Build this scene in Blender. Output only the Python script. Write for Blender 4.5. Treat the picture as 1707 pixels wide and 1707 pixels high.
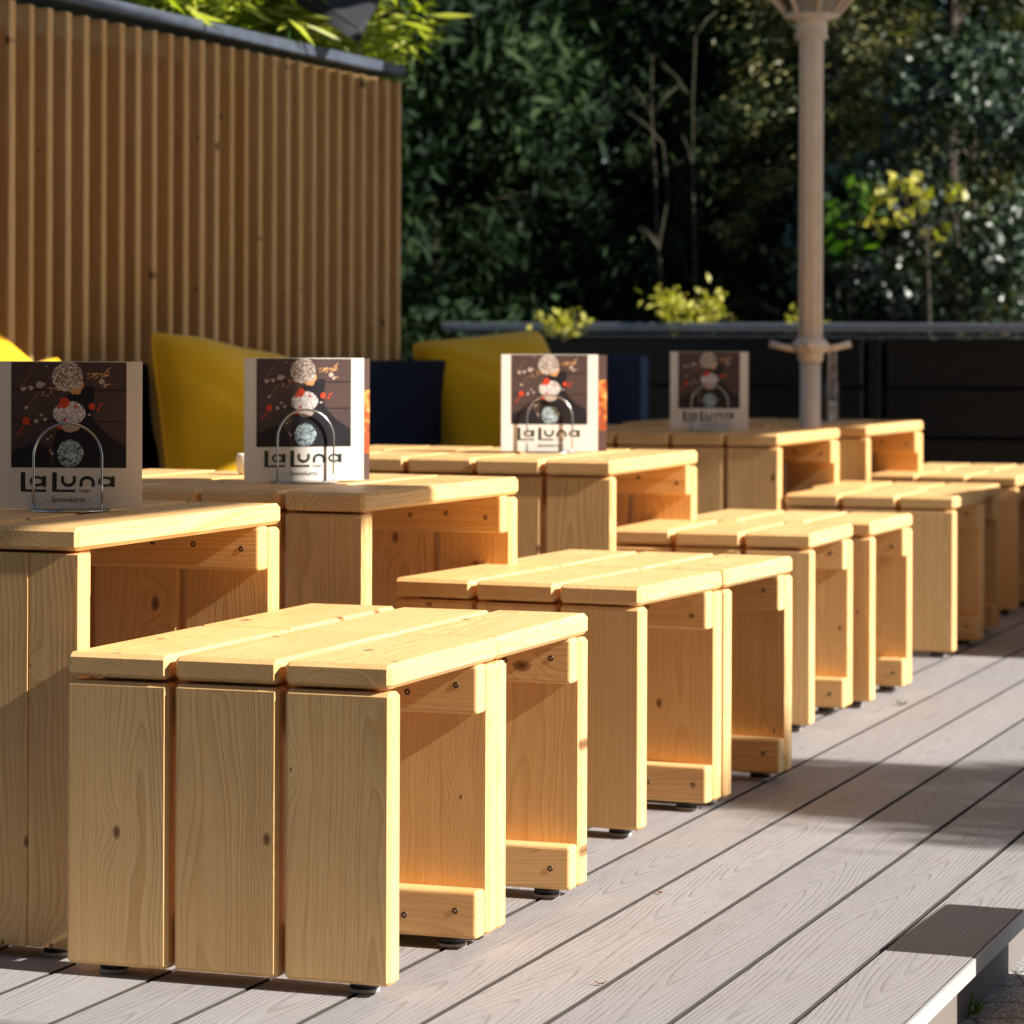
import bpy, bmesh, math, random
import numpy as np
from mathutils import Vector, Matrix
R = math.radians
sc = bpy.context.scene
for o in list(bpy.data.objects):
    bpy.data.objects.remove(o)
COL = sc.collection

# ------------------------------------------------------------------ camera
F = 5166.0; H = 0.819; CX = 853.5; YH = 563.0; ROLL = 0.0035
cam_d = bpy.data.cameras.new('camera'); cam = bpy.data.objects.new('camera', cam_d); COL.objects.link(cam)
cam.location = (0, 0, H)
cam.matrix_world = Matrix.Translation((0, 0, H)) @ Matrix.Rotation(-ROLL, 4, 'Y') @ Matrix.Rotation(R(90), 4, 'X')
cam_d.sensor_width = 36; cam_d.lens = F / 1707 * 36
cam_d.shift_y = (YH - CX) / 1707
cam_d.clip_start = 0.1; cam_d.clip_end = 400
cam_d.dof.use_dof = True; cam_d.dof.focus_distance = 4.25; cam_d.dof.aperture_fstop = 8.5
sc.camera = cam

# ------------------------------------------------------------------ sun and sky
SUN_AZ, SUN_EL = 21.8, 31.5
sdir = Vector((math.cos(R(SUN_AZ)) * math.cos(R(SUN_EL)), -math.sin(R(SUN_AZ)) * math.cos(R(SUN_EL)), math.sin(R(SUN_EL))))
w = bpy.data.worlds.new('World'); sc.world = w; w.use_nodes = True
nt = w.node_tree; nt.nodes.clear()
sky = nt.nodes.new('ShaderNodeTexSky'); sky.sky_type = 'NISHITA'; sky.sun_disc = False
sky.sun_elevation = R(SUN_EL); sky.sun_rotation = math.atan2(sdir.x, sdir.y)
sky.air_density = 1.2; sky.dust_density = 0.6; sky.ozone_density = 4.0
bg = nt.nodes.new('ShaderNodeBackground'); bg.inputs[1].default_value = 0.058
out = nt.nodes.new('ShaderNodeOutputWorld')
nt.links.new(sky.outputs[0], bg.inputs[0]); nt.links.new(bg.outputs[0], out.inputs[0])
sl = bpy.data.lights.new('sun', 'SUN'); sl.energy = 5.0; sl.angle = R(0.53); sl.color = (1.0, 0.94, 0.87)
so = bpy.data.objects.new('sun', sl); COL.objects.link(so); so.location = (6, 0, 6)
so.rotation_euler = sdir.to_track_quat('Z', 'Y').to_euler()
sc.view_settings.view_transform = 'Standard'; sc.view_settings.look = 'None'
sc.view_settings.exposure = 1.15; sc.view_settings.gamma = 1; sc.view_settings.use_curve_mapping = False
sc.cycles.max_bounces = 9; sc.cycles.diffuse_bounces = 8; sc.cycles.caustics_reflective = False; sc.cycles.caustics_refractive = False

# ------------------------------------------------------------------ helpers
def ground(px, py, z):
    """world point at height z seen at photo pixel px, py"""
    dx, dy = px - CX, py - YH
    x, y = dx + ROLL * dy, dy - ROLL * dx
    Z = F * (H - z) / y
    return Vector((x * Z / F, Z, z))
def at(px, py, Z):
    dx, dy = px - CX, py - YH
    x, y = dx + ROLL * dy, dy - ROLL * dx
    return Vector((x * Z / F, Z, H - y * Z / F))
TH = 19.6
def U(t=TH): return Vector((math.sin(R(t)), math.cos(R(t)), 0))
def RR(t=TH): return Vector((math.cos(R(t)), -math.sin(R(t)), 0))
def ap(a, p, z=0):
    """point from (towards-sun, across-sun) coordinates"""
    c, s = math.cos(R(SUN_AZ)), math.sin(R(SUN_AZ))
    return Vector((c * a + s * p, -s * a + c * p, z))
def tag(o, label=None, cat=None, group=None, kind=None):
    if label: o['label'] = label
    if cat: o['category'] = cat
    if group: o['group'] = group
    if kind: o['kind'] = kind
    return o
def empty(name, loc, rz=0, label=None, cat=None, group=None):
    o = bpy.data.objects.new(name, None); COL.objects.link(o); o.empty_display_size = .1
    o.location = loc; o.rotation_euler = (0, 0, rz); return tag(o, label, cat, group)
def kids(o): return [c for c in bpy.data.objects if c.parent == o]
def copy_tree(o, parent=None):
    ch = kids(o)
    c = o.copy(); COL.objects.link(c); c.parent = parent
    for k in ch: copy_tree(k, c)
    return c

class MB:
    """collects shapes; build() links them as one mesh object"""
    def __init__(s): s.v = []; s.f = []; s.g = []; s.m = []; s.sm = []; s.e = []; s.cur = 0
    def add(s, vs, fs, gr=None, smooth=False, eg=None):
        b = len(s.v); s.v += [tuple(v) for v in vs]; s.f += [tuple(b + i for i in f) for f in fs]
        s.g += [tuple(x) for x in (gr if gr is not None else [(v[0], v[1], v[2]) for v in vs])]
        s.m += [s.cur] * len(fs); s.sm += [smooth] * len(fs); s.e += (eg if eg is not None else [0.0] * len(fs))
    def bm(s, bm_, gr=None, smooth=False, M=None, eg=None):
        bm_.verts.ensure_lookup_table()
        vs = [(M @ v.co) if M else v.co.copy() for v in bm_.verts]
        s.add(vs, [[v.index for v in f.verts] for f in bm_.faces], gr, smooth, eg); bm_.free()
    def box(s, c, d, bev=0.0, seg=1, rz=0, gr=None, smooth=False, M=None):
        b = bmesh.new(); bmesh.ops.create_cube(b, size=1)
        for v in b.verts: v.co = Vector((v.co.x * d[0], v.co.y * d[1], v.co.z * d[2]))
        if bev: bmesh.ops.bevel(b, geom=b.edges[:], offset=bev, segments=seg, profile=.5, affect='EDGES')
        b.verts.ensure_lookup_table(); b.verts.index_update()
        loc = [v.co.copy() for v in b.verts]
        T = Matrix.Translation(c) @ Matrix.Rotation(rz, 4, 'Z')
        if M: T = M @ T
        g = None; eg = None
        if gr:
            g = gr(loc); b.normal_update(); ax = gr.ax; eg = [1.0 if abs(f.normal[ax]) > .6 else 0.0 for f in b.faces]
        s.bm(b, g, smooth, T, eg)
    def lathe(s, prof, c=(0, 0, 0), n=24, smooth=True):
        vs = []; fs = []
        for r, z in prof:
            for i in range(n):
                a = 2 * math.pi * i / n; vs.append((c[0] + r * math.cos(a), c[1] + r * math.sin(a), c[2] + z))
        for j in range(len(prof) - 1):
            for i in range(n):
                k = (i + 1) % n; fs.append((j * n + i, j * n + k, (j + 1) * n + k, (j + 1) * n + i))
        fs.append(tuple(reversed(range(n)))); fs.append(tuple((len(prof) - 1) * n + i for i in range(n)))
        s.add(vs, fs, None, smooth)
    def tube(s, pts, r, n=10, closed=False):
        pts = [Vector(p) for p in pts]; vs = []; fs = []; m = len(pts)
        rr = r if hasattr(r, '__len__') else [r] * m
        prev = None
        for i, p in enumerate(pts):
            a = pts[max(0, i - 1)]; b = pts[min(m - 1, i + 1)]; t = (b - a).normalized()
            up = prev if prev is not None else (Vector((0, 0, 1)) if abs(t.z) < .9 else Vector((0, 1, 0)))
            x = (up - t * up.dot(t)).normalized(); prev = x; y = t.cross(x)
            for k in range(n):
                an = 2 * math.pi * k / n; vs.append(p + (x * math.cos(an) + y * math.sin(an)) * rr[i])
        for i in range(m - 1):
            for k in range(n):
                q = (k + 1) % n; fs.append((i * n + k, i * n + q, (i + 1) * n + q, (i + 1) * n + k))
        fs.append(tuple(reversed(range(n)))); fs.append(tuple((m - 1) * n + k for k in range(n)))
        s.add(vs, fs, None, True)
    def build(s, name, mats, parent=None, label=None, cat=None, group=None, kind=None):
        me = bpy.data.meshes.new(name); me.from_pydata(s.v, [], s.f)
        a = me.attributes.new('grain', 'FLOAT_VECTOR', 'POINT')
        a.data.foreach_set('vector', np.array(s.g, dtype=np.float32).ravel())
        e_ = me.attributes.new('endgrain', 'FLOAT', 'FACE'); e_.data.foreach_set('value', np.array(s.e, dtype=np.float32))
        for m in (mats if isinstance(mats, (list, tuple)) else [mats]): me.materials.append(m)
        me.polygons.foreach_set('material_index', s.m); me.polygons.foreach_set('use_smooth', s.sm)
        me.update()
        o = bpy.data.objects.new(name, me); COL.objects.link(o); o.parent = parent
        return tag(o, label, cat, group, kind)

# ------------------------------------------------------------------ materials
class NT:
    def __init__(s, name):
        s.m = bpy.data.materials.new(name); s.m.use_nodes = True; s.t = s.m.node_tree
        s.b = s.t.nodes['Principled BSDF']
    def n(s, ty, **k):
        x = s.t.nodes.new('ShaderNode' + ty)
        for a, v in k.items():
            if a.startswith('i_'):
                key = a[2:]; key = int(key) if key.isdigit() else key
                s.put(x.inputs[key], v)
            else: setattr(x, a, v)
        return x
    def put(s, inp, v):
        if isinstance(v, bpy.types.NodeSocket): s.t.links.new(v, inp)
        elif isinstance(v, bpy.types.Node): s.t.links.new(v.outputs[0], inp)
        else: inp.default_value = v
    def math(s, op, a, b=None, c=None, clamp=False):
        x = s.t.nodes.new('ShaderNodeMath'); x.operation = op; x.use_clamp = clamp
        for i, v in enumerate((a, b, c)):
            if v is not None: s.put(x.inputs[i], v)
        return x.outputs[0]
    def vmath(s, op, a, b):
        x = s.t.nodes.new('ShaderNodeVectorMath'); x.operation = op
        s.put(x.inputs[0], a); s.put(x.inputs[1], b); return x.outputs[0]
    def mix(s, f, a, b, bt='MIX'):
        x = s.t.nodes.new('ShaderNodeMix'); x.data_type = 'RGBA'; x.blend_type = bt
        s.put(x.inputs[0], f); s.put(x.inputs[6], a); s.put(x.inputs[7], b); return x.outputs[2]
    def noise(s, vec, scale, detail=3, rough=.5, dist=0.0):
        x = s.n('TexNoise'); s.put(x.inputs['Vector'], vec)
        x.inputs['Scale'].default_value = scale; x.inputs['Detail'].default_value = detail
        x.inputs['Roughness'].default_value = rough; x.inputs['Distortion'].default_value = dist
        return x.outputs[0]
    def ramp(s, f, stops):
        x = s.n('ValToRGB'); s.put(x.inputs[0], f); e = x.color_ramp.elements
        while len(e) < len(stops): e.new(.5)
        for i, (p, c) in enumerate(stops):
            e[i].position = p; e[i].color = (c, c, c, 1) if isinstance(c, (int, float)) else (*c, 1)
        return x.outputs[0]
    def bump(s, h, strength, dist):
        x = s.n('Bump'); x.inputs['Strength'].default_value = strength; x.inputs['Distance'].default_value = dist
        s.put(x.inputs['Height'], h); s.put(s.b.inputs['Normal'], x.outputs[0])
    def set(s, col=None, rough=None, metal=None, spec=None):
        if col is not None: s.put(s.b.inputs['Base Color'], (*col, 1) if isinstance(col, tuple) else col)
        if rough is not None: s.put(s.b.inputs['Roughness'], rough)
        if metal is not None: s.b.inputs['Metallic'].default_value = metal
        if spec is not None: s.b.inputs['Specular IOR Level'].default_value = spec
        return s.m

def wood_mat(name, light, dark, knot, ring=.0046, knots=True, rough=.5, contrast=.55, bump=.14, kth=.36, tv=.45):
    N = NT(name)
    at_ = N.n('Attribute', attribute_name='grain').outputs['Vector']
    oi = N.n('ObjectInfo').outputs['Random']
    off = N.n('CombineXYZ', i_0=N.math('MULTIPLY', oi, 37.0), i_1=0.0, i_2=0.0)
    g = N.vmath('ADD', at_, off)
    low = N.n('TexNoise'); N.put(low.inputs['Vector'], N.vmath('MULTIPLY', g, (2.2, 9.0, 9.0)))
    low.inputs['Scale'].default_value = 1; low.inputs['Detail'].default_value = 2
    d = N.vmath('MULTIPLY', N.vmath('SUBTRACT', low.outputs['Color'], (.5, .5, .5)), (0, .045, .045))
    g2 = N.vmath('ADD', g, d)
    sx = N.n('SeparateXYZ', i_0=g2); s0 = N.n('SeparateXYZ', i_0=g)
    r = N.math('SQRT', N.math('ADD', N.math('MULTIPLY', sx.outputs[1], sx.outputs[1]), N.math('MULTIPLY', sx.outputs[2], sx.outputs[2])))
    # slow taper of the trunk along the board gives cathedral figures
    r = N.math('ADD', r, N.math('MULTIPLY', s0.outputs[0], .018))
    if knots:
        kv = N.n('CombineXYZ', i_0=N.math('MULTIPLY', s0.outputs[0], 4.6), i_1=N.math('MULTIPLY', s0.outputs[1], 8.0), i_2=0.0)
        vo = N.n('TexVoronoi', voronoi_dimensions='2D', feature='F1'); N.put(vo.inputs['Vector'], kv); vo.inputs['Scale'].default_value = 1.0
        kd = vo.outputs['Distance']; kc = N.n('SeparateColor', i_0=vo.outputs['Color'])
        eg = N.math('SUBTRACT', 1.0, N.n('Attribute', attribute_name='endgrain').outputs['Fac'])
        on = N.math('MULTIPLY', eg, N.math('GREATER_THAN', kc.outputs[0], kth))
        size = N.math('MULTIPLY_ADD', N.math('POWER', kc.outputs[1], 1.7), .065, .016)
        infl = N.math('MULTIPLY', on, N.math('POWER', 2.718, N.math('MULTIPLY', N.math('MULTIPLY', kd, kd), -38.0)))
        r = N.math('ADD', r, N.math('MULTIPLY', infl, .016))
        km = N.math('MULTIPLY', on, N.math('SUBTRACT', 1.0, N.n('MapRange', i_0=kd, i_1=N.math('MULTIPLY', size, .55), i_2=size, interpolation_type='SMOOTHSTEP').outputs[0]))
        kin = N.math('MULTIPLY', on, N.math('LESS_THAN', kd, N.math('MULTIPLY', size, .35)))
    rv_ = N.noise(N.n('CombineXYZ', i_0=N.math('MULTIPLY', r, 70.0), i_1=0.0, i_2=0.0).outputs[0], 1, 2)
    r = N.math('MULTIPLY_ADD', rv_, .016, r)
    ph = N.math('FRACT', N.math('DIVIDE', r, ring))
    late = N.ramp(ph, [(0, 0.0), (.45, .12), (.82, .8), (.93, 1.0), (1.0, 0.0)])
    fib = N.noise(N.vmath('MULTIPLY', g, (14, 900, 900)), 1, 2, .6)
    fib2 = N.noise(N.vmath('MULTIPLY', g, (4, 160, 160)), 1, 2, .6)
    blotch = N.noise(N.vmath('MULTIPLY', g, (3, 14, 14)), 1, 3)
    c = N.mix(N.math('MULTIPLY', late, contrast), (*light, 1), (*dark, 1))
    c = N.mix(N.math('MULTIPLY', N.ramp(fib2, [(.4, 0.0), (.75, 1.0)]), .35), c, (*dark, 1))
    c = N.mix(N.math('MULTIPLY', N.ramp(blotch, [(.45, 0.0), (.75, 1.0)]), .35), c, (*dark, 1))
    c = N.mix(N.math('MULTIPLY', N.ramp(fib, [(.55, 0.0), (.8, 1.0)]), .3), c, (*[x * .7 for x in dark], 1))
    wp = N.n('NewGeometry').outputs['Position']
    stain = N.ramp(N.noise(N.vmath('ADD', wp, N.vmath('MULTIPLY', g, (0.3, 0.3, 0.3))), 6.5, 5, .65), [(.48, 0.0), (.72, 1.0)])
    c = N.mix(N.math('MULTIPLY', stain, .32), c, (*[x * y for x, y in zip(light, (.62, .58, .60))], 1))
    # board to board tone
    tone = N.noise(N.vmath('MULTIPLY', g, (.35, 0, 0)), 1, 0)
    c = N.mix(N.math('MULTIPLY', N.ramp(tone, [(.35, 0.0), (.65, 1.0)]), tv), c, (*[x * y for x, y in zip(light, (.78, .68, .55))], 1))
    if knots:
        c = N.mix(N.math('MULTIPLY', km, .75), c, (*knot, 1)); c = N.mix(N.math('MULTIPLY', kin, .5), c, (*[x * .4 for x in knot], 1))
    N.set(c, N.math('MULTIPLY_ADD', fib2, .2, rough - .1), spec=.35)
    hgt = N.math('ADD', N.math('MULTIPLY', fib, .6), N.math('MULTIPLY', late, .6))
    N.bump(hgt, bump, .0006)
    return N.m

PINE = wood_mat('pine', (.91, .605, .28), (.61, .325, .095), (.16, .055, .018), contrast=.62)
PINE_TABLE = wood_mat('pine_table', (.87, .57, .25), (.55, .28, .08), (.16, .06, .02), ring=.006, contrast=.7)
LARCH = wood_mat('slat_wood', (.80, .53, .23), (.52, .30, .11), (.08, .03, .012), ring=.008, contrast=.5, rough=.6, kth=.3, tv=.95)
BLACKWOOD = wood_mat('black_stained_wood', (.022, .019, .017), (.010, .009, .008), (.004, .004, .004), ring=.007, kth=.5, rough=.26)

def simple(name, col, rough=.5, metal=0.0, nscale=0, namt=.15, spec=.5, bump=0, bscale=200):
    N = NT(name); c = col
    tc = N.n('TexCoord').outputs['Object']
    if nscale:
        f = N.noise(tc, nscale, 4)
        c = N.mix(N.ramp(f, [(.3, 0.0), (.7, 1.0)]), (*[x * (1 - namt) for x in col], 1), (*[min(1, x * (1 + namt)) for x in col], 1))
    N.set(c, rough, metal, spec)
    if bump: N.bump(N.noise(tc, bscale, 3), bump, .001)
    return N.m
STEEL = simple('steel_wire', (.55, .53, .50), .22, 1.0)
SCREW = simple('screw_steel', (.10, .09, .08), .35, .9)
RUBBER = simple('black_plastic', (.012, .012, .013), .45)
PADGREY = simple('felt_pad', (.35, .34, .33), .8)
NAVY = simple('navy_upholstery', (.005, .008, .022), .85, 0, 60, .3, .15, bump=.3, bscale=900)
CAP = simple('slate_cap_metal', (.085, .10, .135), .35, .3, 20, .2)
RIM = simple('planter_rim_metal', (.24, .255, .28), .38, .6, 30, .12)
BLACKMETAL = simple('black_metal', (.012, .012, .013), .4, .3, 40, .2)
POLEM = simple('beige_powder_coat', (.72, .64, .56), .42, 0, 25, .06)
PAPER = simple('menu_paper', (.82, .76, .67), .45, 0, 0)
INK = simple('dark_green_ink', (.010, .022, .014), .5)
DARKCLOTH = simple('dark_parasol_cloth', (.007, .007, .010), .8, 0, 30, .2)
CANVAS = simple('beige_canvas', (.45, .38, .30), .85, 0, 40, .08, bump=.3, bscale=600)
SOIL = simple('soil', (.03, .02, .013), .95, 0, 60, .4, bump=1)
CERAMIC = simple('cream_ceramic', (.72, .66, .55), .3, 0, 12, .08)
CONCRETE = simple('concrete', (.30, .28, .26), .85, 0, 60, .2, bump=.5, bscale=300)

def shade_cloth():
    N = NT('shade_cloth'); N.set((.62, .54, .42), .9, spec=.1)
    t = N.n('BsdfTranslucent'); t.inputs[0].default_value = (.70, .58, .42, 1); m = N.n('MixShader'); m.inputs[0].default_value = .62
    N.t.links.new(N.b.outputs[0], m.inputs[1]); N.t.links.new(t.outputs[0], m.inputs[2]); N.t.links.new(m.outputs[0], N.t.nodes['Material Output'].inputs[0])
    return N.m
SHADE_CLOTH = shade_cloth()  # cloth of the added shade panels, lets warm light through
def cushion_mat():
    N = NT('mustard_cushion'); tc = N.n('TexCoord').outputs['Object']
    wv = N.n('TexWave', i_0=tc); wv.inputs['Scale'].default_value = 260
    f = N.noise(tc, 5, 3)
    c = N.mix(f, (.90, .53, .004, 1), (.76, .43, .003, 1))
    N.set(c, .78, spec=.2); N.b.inputs['Sheen Weight'].default_value = .25; N.b.inputs['Sheen Roughness'].default_value = .5
    N.bump(N.noise(tc, 700, 2), .25, .0008); return N.m
CUSH = cushion_mat()

GAP_SIDE = simple('dark_gap_sides', (.035, .028, .022), .9)  # board side faces in the gaps, darker than the tops
def deck_mat():
    N = NT('deck_composite')
    g = N.n('Attribute', attribute_name='grain').outputs['Vector']
    low = N.n('TexNoise'); N.put(low.inputs['Vector'], N.vmath('MULTIPLY', g, (1.6, 8.0, 1.0)))
    low.inputs['Scale'].default_value = 1; low.inputs['Detail'].default_value = 1.5
    d = N.vmath('MULTIPLY', N.vmath('SUBTRACT', low.outputs['Color'], (.5, .5, .5)), (0, .05, .03))
    g2 = N.vmath('ADD', g, d); sx = N.n('SeparateXYZ', i_0=g2); s0 = N.n('SeparateXYZ', i_0=g)
    # embossed cathedral grain: nested elongated arches repeating along the board
    arch = N.math('SINE', N.math('MULTIPLY', s0.outputs[0], 3.9))
    arch2 = N.math('SINE', N.math('MULTIPLY_ADD', s0.outputs[0], 2.3, 1.0))
    yy = N.math('MULTIPLY', sx.outputs[1], sx.outputs[1])
    r = N.math('SQRT', N.math('ADD', yy, .00035))
    r = N.math('ADD', r, N.math('ADD', N.math('MULTIPLY', arch, .017), N.math('MULTIPLY', arch2, .014)))
    ph = N.math('FRACT', N.math('DIVIDE', r, .0072))
    line = N.ramp(ph, [(0, 0.0), (.62, .05), (.85, 1.0), (.93, 1.0), (1.0, 0.0)])
    brk = N.ramp(N.noise(N.vmath('MULTIPLY', g, (12, 60, 1)), 1, 3), [(.35, 0.2), (.6, 1.0)])
    line = N.math('MULTIPLY', line, brk)
    fine = N.noise(N.vmath('MULTIPLY', g, (30, 420, 1)), 1, 3, .6)
    streak = N.noise(N.vmath('MULTIPLY', g, (2, 45, 1)), 1, 3)
    geo = N.n('NewGeometry').outputs['Position']
    dirt = N.noise(geo, 5, 5, .6)
    c = N.mix(streak, (.365, .352, .35, 1), (.278, .266, .265, 1))
    c = N.mix(N.math('MULTIPLY', s0.outputs[2], .45), c, (.22, .215, .225, 1))
    scr = N.ramp(N.noise(N.vmath('MULTIPLY', g, (9, 130, 1)), 1, 4, .7), [(.55, 0.0), (.72, 1.0)])
    c = N.mix(N.math('MULTIPLY', scr, .45), c, (.17, .155, .155, 1))
    c = N.mix(N.math('MULTIPLY', line, .42), c, (.14, .125, .12, 1))
    c = N.mix(N.math('MULTIPLY', N.ramp(fine, [(.5, 0.0), (.75, 1.0)]), .3), c, (.18, .165, .16, 1))
    c = N.mix(N.math('MULTIPLY', N.ramp(dirt, [(.45, 0.0), (.8, 1.0)]), .35), c, (.25, .22, .195, 1))
    # narrow machined edge line
    N.set(c, .62, spec=.35)
    N.bump(N.math('SUBTRACT', N.math('MULTIPLY', fine, .35), N.math('MULTIPLY', line, .7)), .5, .0012); return N.m
DECK = deck_mat()
FASCIA = simple('deck_fascia', (.145, .13, .115), .8, 0, 500, .35, bump=.4, bscale=500)
LIP = simple('deck_edge_trim', (.36, .35, .345), .6, 0, 300, .06)
def granite():
    N = NT('granite_paving'); p = N.n('NewGeometry').outputs['Position']
    v = N.n('TexVoronoi', i_0=p); v.inputs['Scale'].default_value = 420
    s = N.n('SeparateColor', i_0=v.outputs['Color'])
    c = N.ramp(s.outputs[0], [(0, (.04, .04, .045)), (.3, (.16, .16, .165)), (.6, (.34, .34, .34)), (1, (.62, .61, .59))])
    br = N.n('TexBrick', i_0=p); br.inputs['Scale'].default_value = 2.4; br.inputs['Mortar Size'].default_value = .008
    br.inputs['Color1'].default_value = (1, 1, 1, 1); br.inputs['Color2'].default_value = (.85, .85, .85, 1); br.inputs['Mortar'].default_value = (.3, .28, .25, 1)
    c = N.mix(1.0, c, br.outputs[0], 'MULTIPLY')
    N.set(c, .7); N.bump(s.outputs[0], .3, .001); return N.m
GRANITE = granite()

def leaf_mat(name, cols, rough=.45, trans=.35, spec=.5, scale=3.0):
    N = NT(name); N.t.nodes.remove(N.b)
    o = N.t.nodes['Material Output']
    g = N.n('Attribute', attribute_name='tint').outputs['Fac']
    p = N.n('NewGeometry').outputs['Position']
    f = N.math('ADD', N.math('MULTIPLY', g, .7), N.math('MULTIPLY', N.noise(p, scale, 3), .3))
    c = N.ramp(f, [(i / (len(cols) - 1) * .7 + .15, k) for i, k in enumerate(cols)])
    b = N.n('BsdfPrincipled'); N.put(b.inputs['Base Color'], c); b.inputs['Roughness'].default_value = rough
    b.inputs['Specular IOR Level'].default_value = spec
    t = N.n('BsdfTranslucent'); N.put(t.inputs[0], N.mix(1.0, c, (1.15, 1.35, .5, 1), 'MULTIPLY'))
    m = N.n('MixShader'); m.inputs[0].default_value = trans
    N.t.links.new(b.outputs[0], m.inputs[1]); N.t.links.new(t.outputs[0], m.inputs[2]); N.t.links.new(m.outputs[0], o.inputs[0])
    return N.m
L_DARK = leaf_mat('conifer_dark', [(.006, .015, .008), (.014, .032, .012), (.032, .056, .018)], .75, .15, .15)
L_OLIVE = leaf_mat('conifer_olive', [(.035, .050, .014), (.11, .12, .032), (.25, .22, .07)], .5, .25)
L_HOLLY = leaf_mat('holly_leaf', [(.010, .022, .014), (.025, .05, .025), (.05, .085, .035)], .42, .1, .7)
L_BAMBOO = leaf_mat('bamboo_leaf', [(.16, .22, .02), (.42, .46, .03), (.66, .66, .12)], .4, .45)
L_YELLOW = leaf_mat('golden_shrub_leaf', [(.20, .20, .02), (.42, .38, .04), (.55, .50, .14)], .4, .4)
L_GREEN = leaf_mat('bright_green_leaf', [(.05, .13, .012), (.10, .22, .02), (.18, .30, .04)], .45, .5)
BARK = simple('bark', (.045, .034, .022), .9, 0, 30, .4, bump=1, bscale=60)

# ------------------------------------------------------------------ foliage
def leaves(name, pts, size, mat, parent, aspect=.5, seed=0, dirs=None, jit=1.0, fold=.25, tint=None, label=None, kind=None):
    """one mesh of folded diamond leaves at pts"""
    rng = np.random.default_rng(seed); n = len(pts)
    d = rng.normal(size=(n, 3))
    if dirs is not None: d = dirs + jit * .5 * d
    d /= np.linalg.norm(d, axis=1)[:, None]
    q = rng.normal(size=(n, 3)); s = np.cross(d, q); s /= np.linalg.norm(s, axis=1)[:, None]; nn = np.cross(d, s)
    L = size * rng.uniform(.6, 1.3, n)[:, None]; W = L * aspect
    v = np.empty((n, 4, 3)); v[:, 0] = pts; v[:, 1] = pts + d * L * .45 + s * W * .5 + nn * L * fold * .3
    v[:, 2] = pts + d * L; v[:, 3] = pts + d * L * .45 - s * W * .5 + nn * L * fold * .3
    me = bpy.data.meshes.new(name)
    me.vertices.add(n * 4); me.vertices.foreach_set('co', v.ravel().astype(np.float32))
    idx = (np.arange(n)[:, None] * 4 + np.array([0, 1, 2, 0, 2, 3])[None]).ravel()
    me.loops.add(n * 6); me.loops.foreach_set('vertex_index', idx.astype(np.int32))
    me.polygons.add(n * 2); me.polygons.foreach_set('loop_start', np.arange(0, n * 6, 3, dtype=np.int32))
    me.update(calc_edges=True)
    t = rng.uniform(0, 1, n) if tint is None else np.clip(tint + rng.normal(0, .15, n), 0, 1)
    a = me.attributes.new('tint', 'FLOAT', 'POINT'); a.data.foreach_set('value', np.repeat(t, 4).astype(np.float32))
    me.materials.append(mat)
    o = bpy.data.objects.new(name, me); COL.objects.link(o); o.parent = parent
    return tag(o, label, kind=kind)

def crown_points(rng, n, w, d, h, z0, clumps, csize, shape='cone'):
    """leaf points gathered in clumps spread over a crown volume"""
    cz = rng.uniform(0, 1, clumps) ** .9
    rad = {'cone': 1 - .55 * cz, 'column': 1 - .25 * cz ** 3, 'round': np.sqrt(np.clip(1 - (2 * cz - 1) ** 2, .05, 1))}[shape]
    an = rng.uniform(0, 2 * math.pi, clumps); rr = rad * rng.uniform(.45, 1.05, clumps)
    c = np.stack([np.cos(an) * rr * w / 2, np.sin(an) * rr * d / 2, z0 + cz * h], 1)
    k = rng.integers(0, clumps, n); sz = csize * rng.uniform(.5, 1.3, clumps)
    p = c[k] + rng.normal(size=(n, 3)) * sz[k][:, None] * np.array([1, 1, .75])
    tn = rng.uniform(0, 1, clumps)[k]
    outd = np.stack([np.cos(an), np.sin(an), np.full(clumps, -.5)], 1)[k]
    return p, tn, outd

def tree(name, loc, w, d, h, z0, n, clumps, csize, size, mat, aspect, label, cat, group, seed, shape='cone', trunk=.05, limbs=10, droop=False):
    rng = np.random.default_rng(seed); rnd = random.Random(seed)
    root = empty(name, loc, 0, label, cat, group)
    m = MB(); top = z0 + h * .85
    m.tube([(rnd.uniform(-.02, .02), rnd.uniform(-.02, .02), t * top) for t in (0, .25, .5, .75, 1)], [trunk, trunk * .85, trunk * .65, trunk * .4, trunk * .15], 8)
    for i in range(limbs):
        a = rnd.uniform(0, 6.28); z = z0 + h * rnd.uniform(.02, .8); L = rnd.uniform(.5, .95) * w / 2
        m.tube([(0, 0, z), (math.cos(a) * L * .5, math.sin(a) * L * .5, z + L * .25), (math.cos(a) * L, math.sin(a) * L, z + L * .35)], [trunk * .35, trunk * .2, trunk * .06], 5)
    m.build('trunk', BARK, root)
    p, tn, od = crown_points(rng, n, w, d, h, z0, clumps, csize, shape)
    leaves('crown', p, size, mat, root, aspect, seed, dirs=od if droop else None, jit=.8, tint=tn)
    return root

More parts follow.
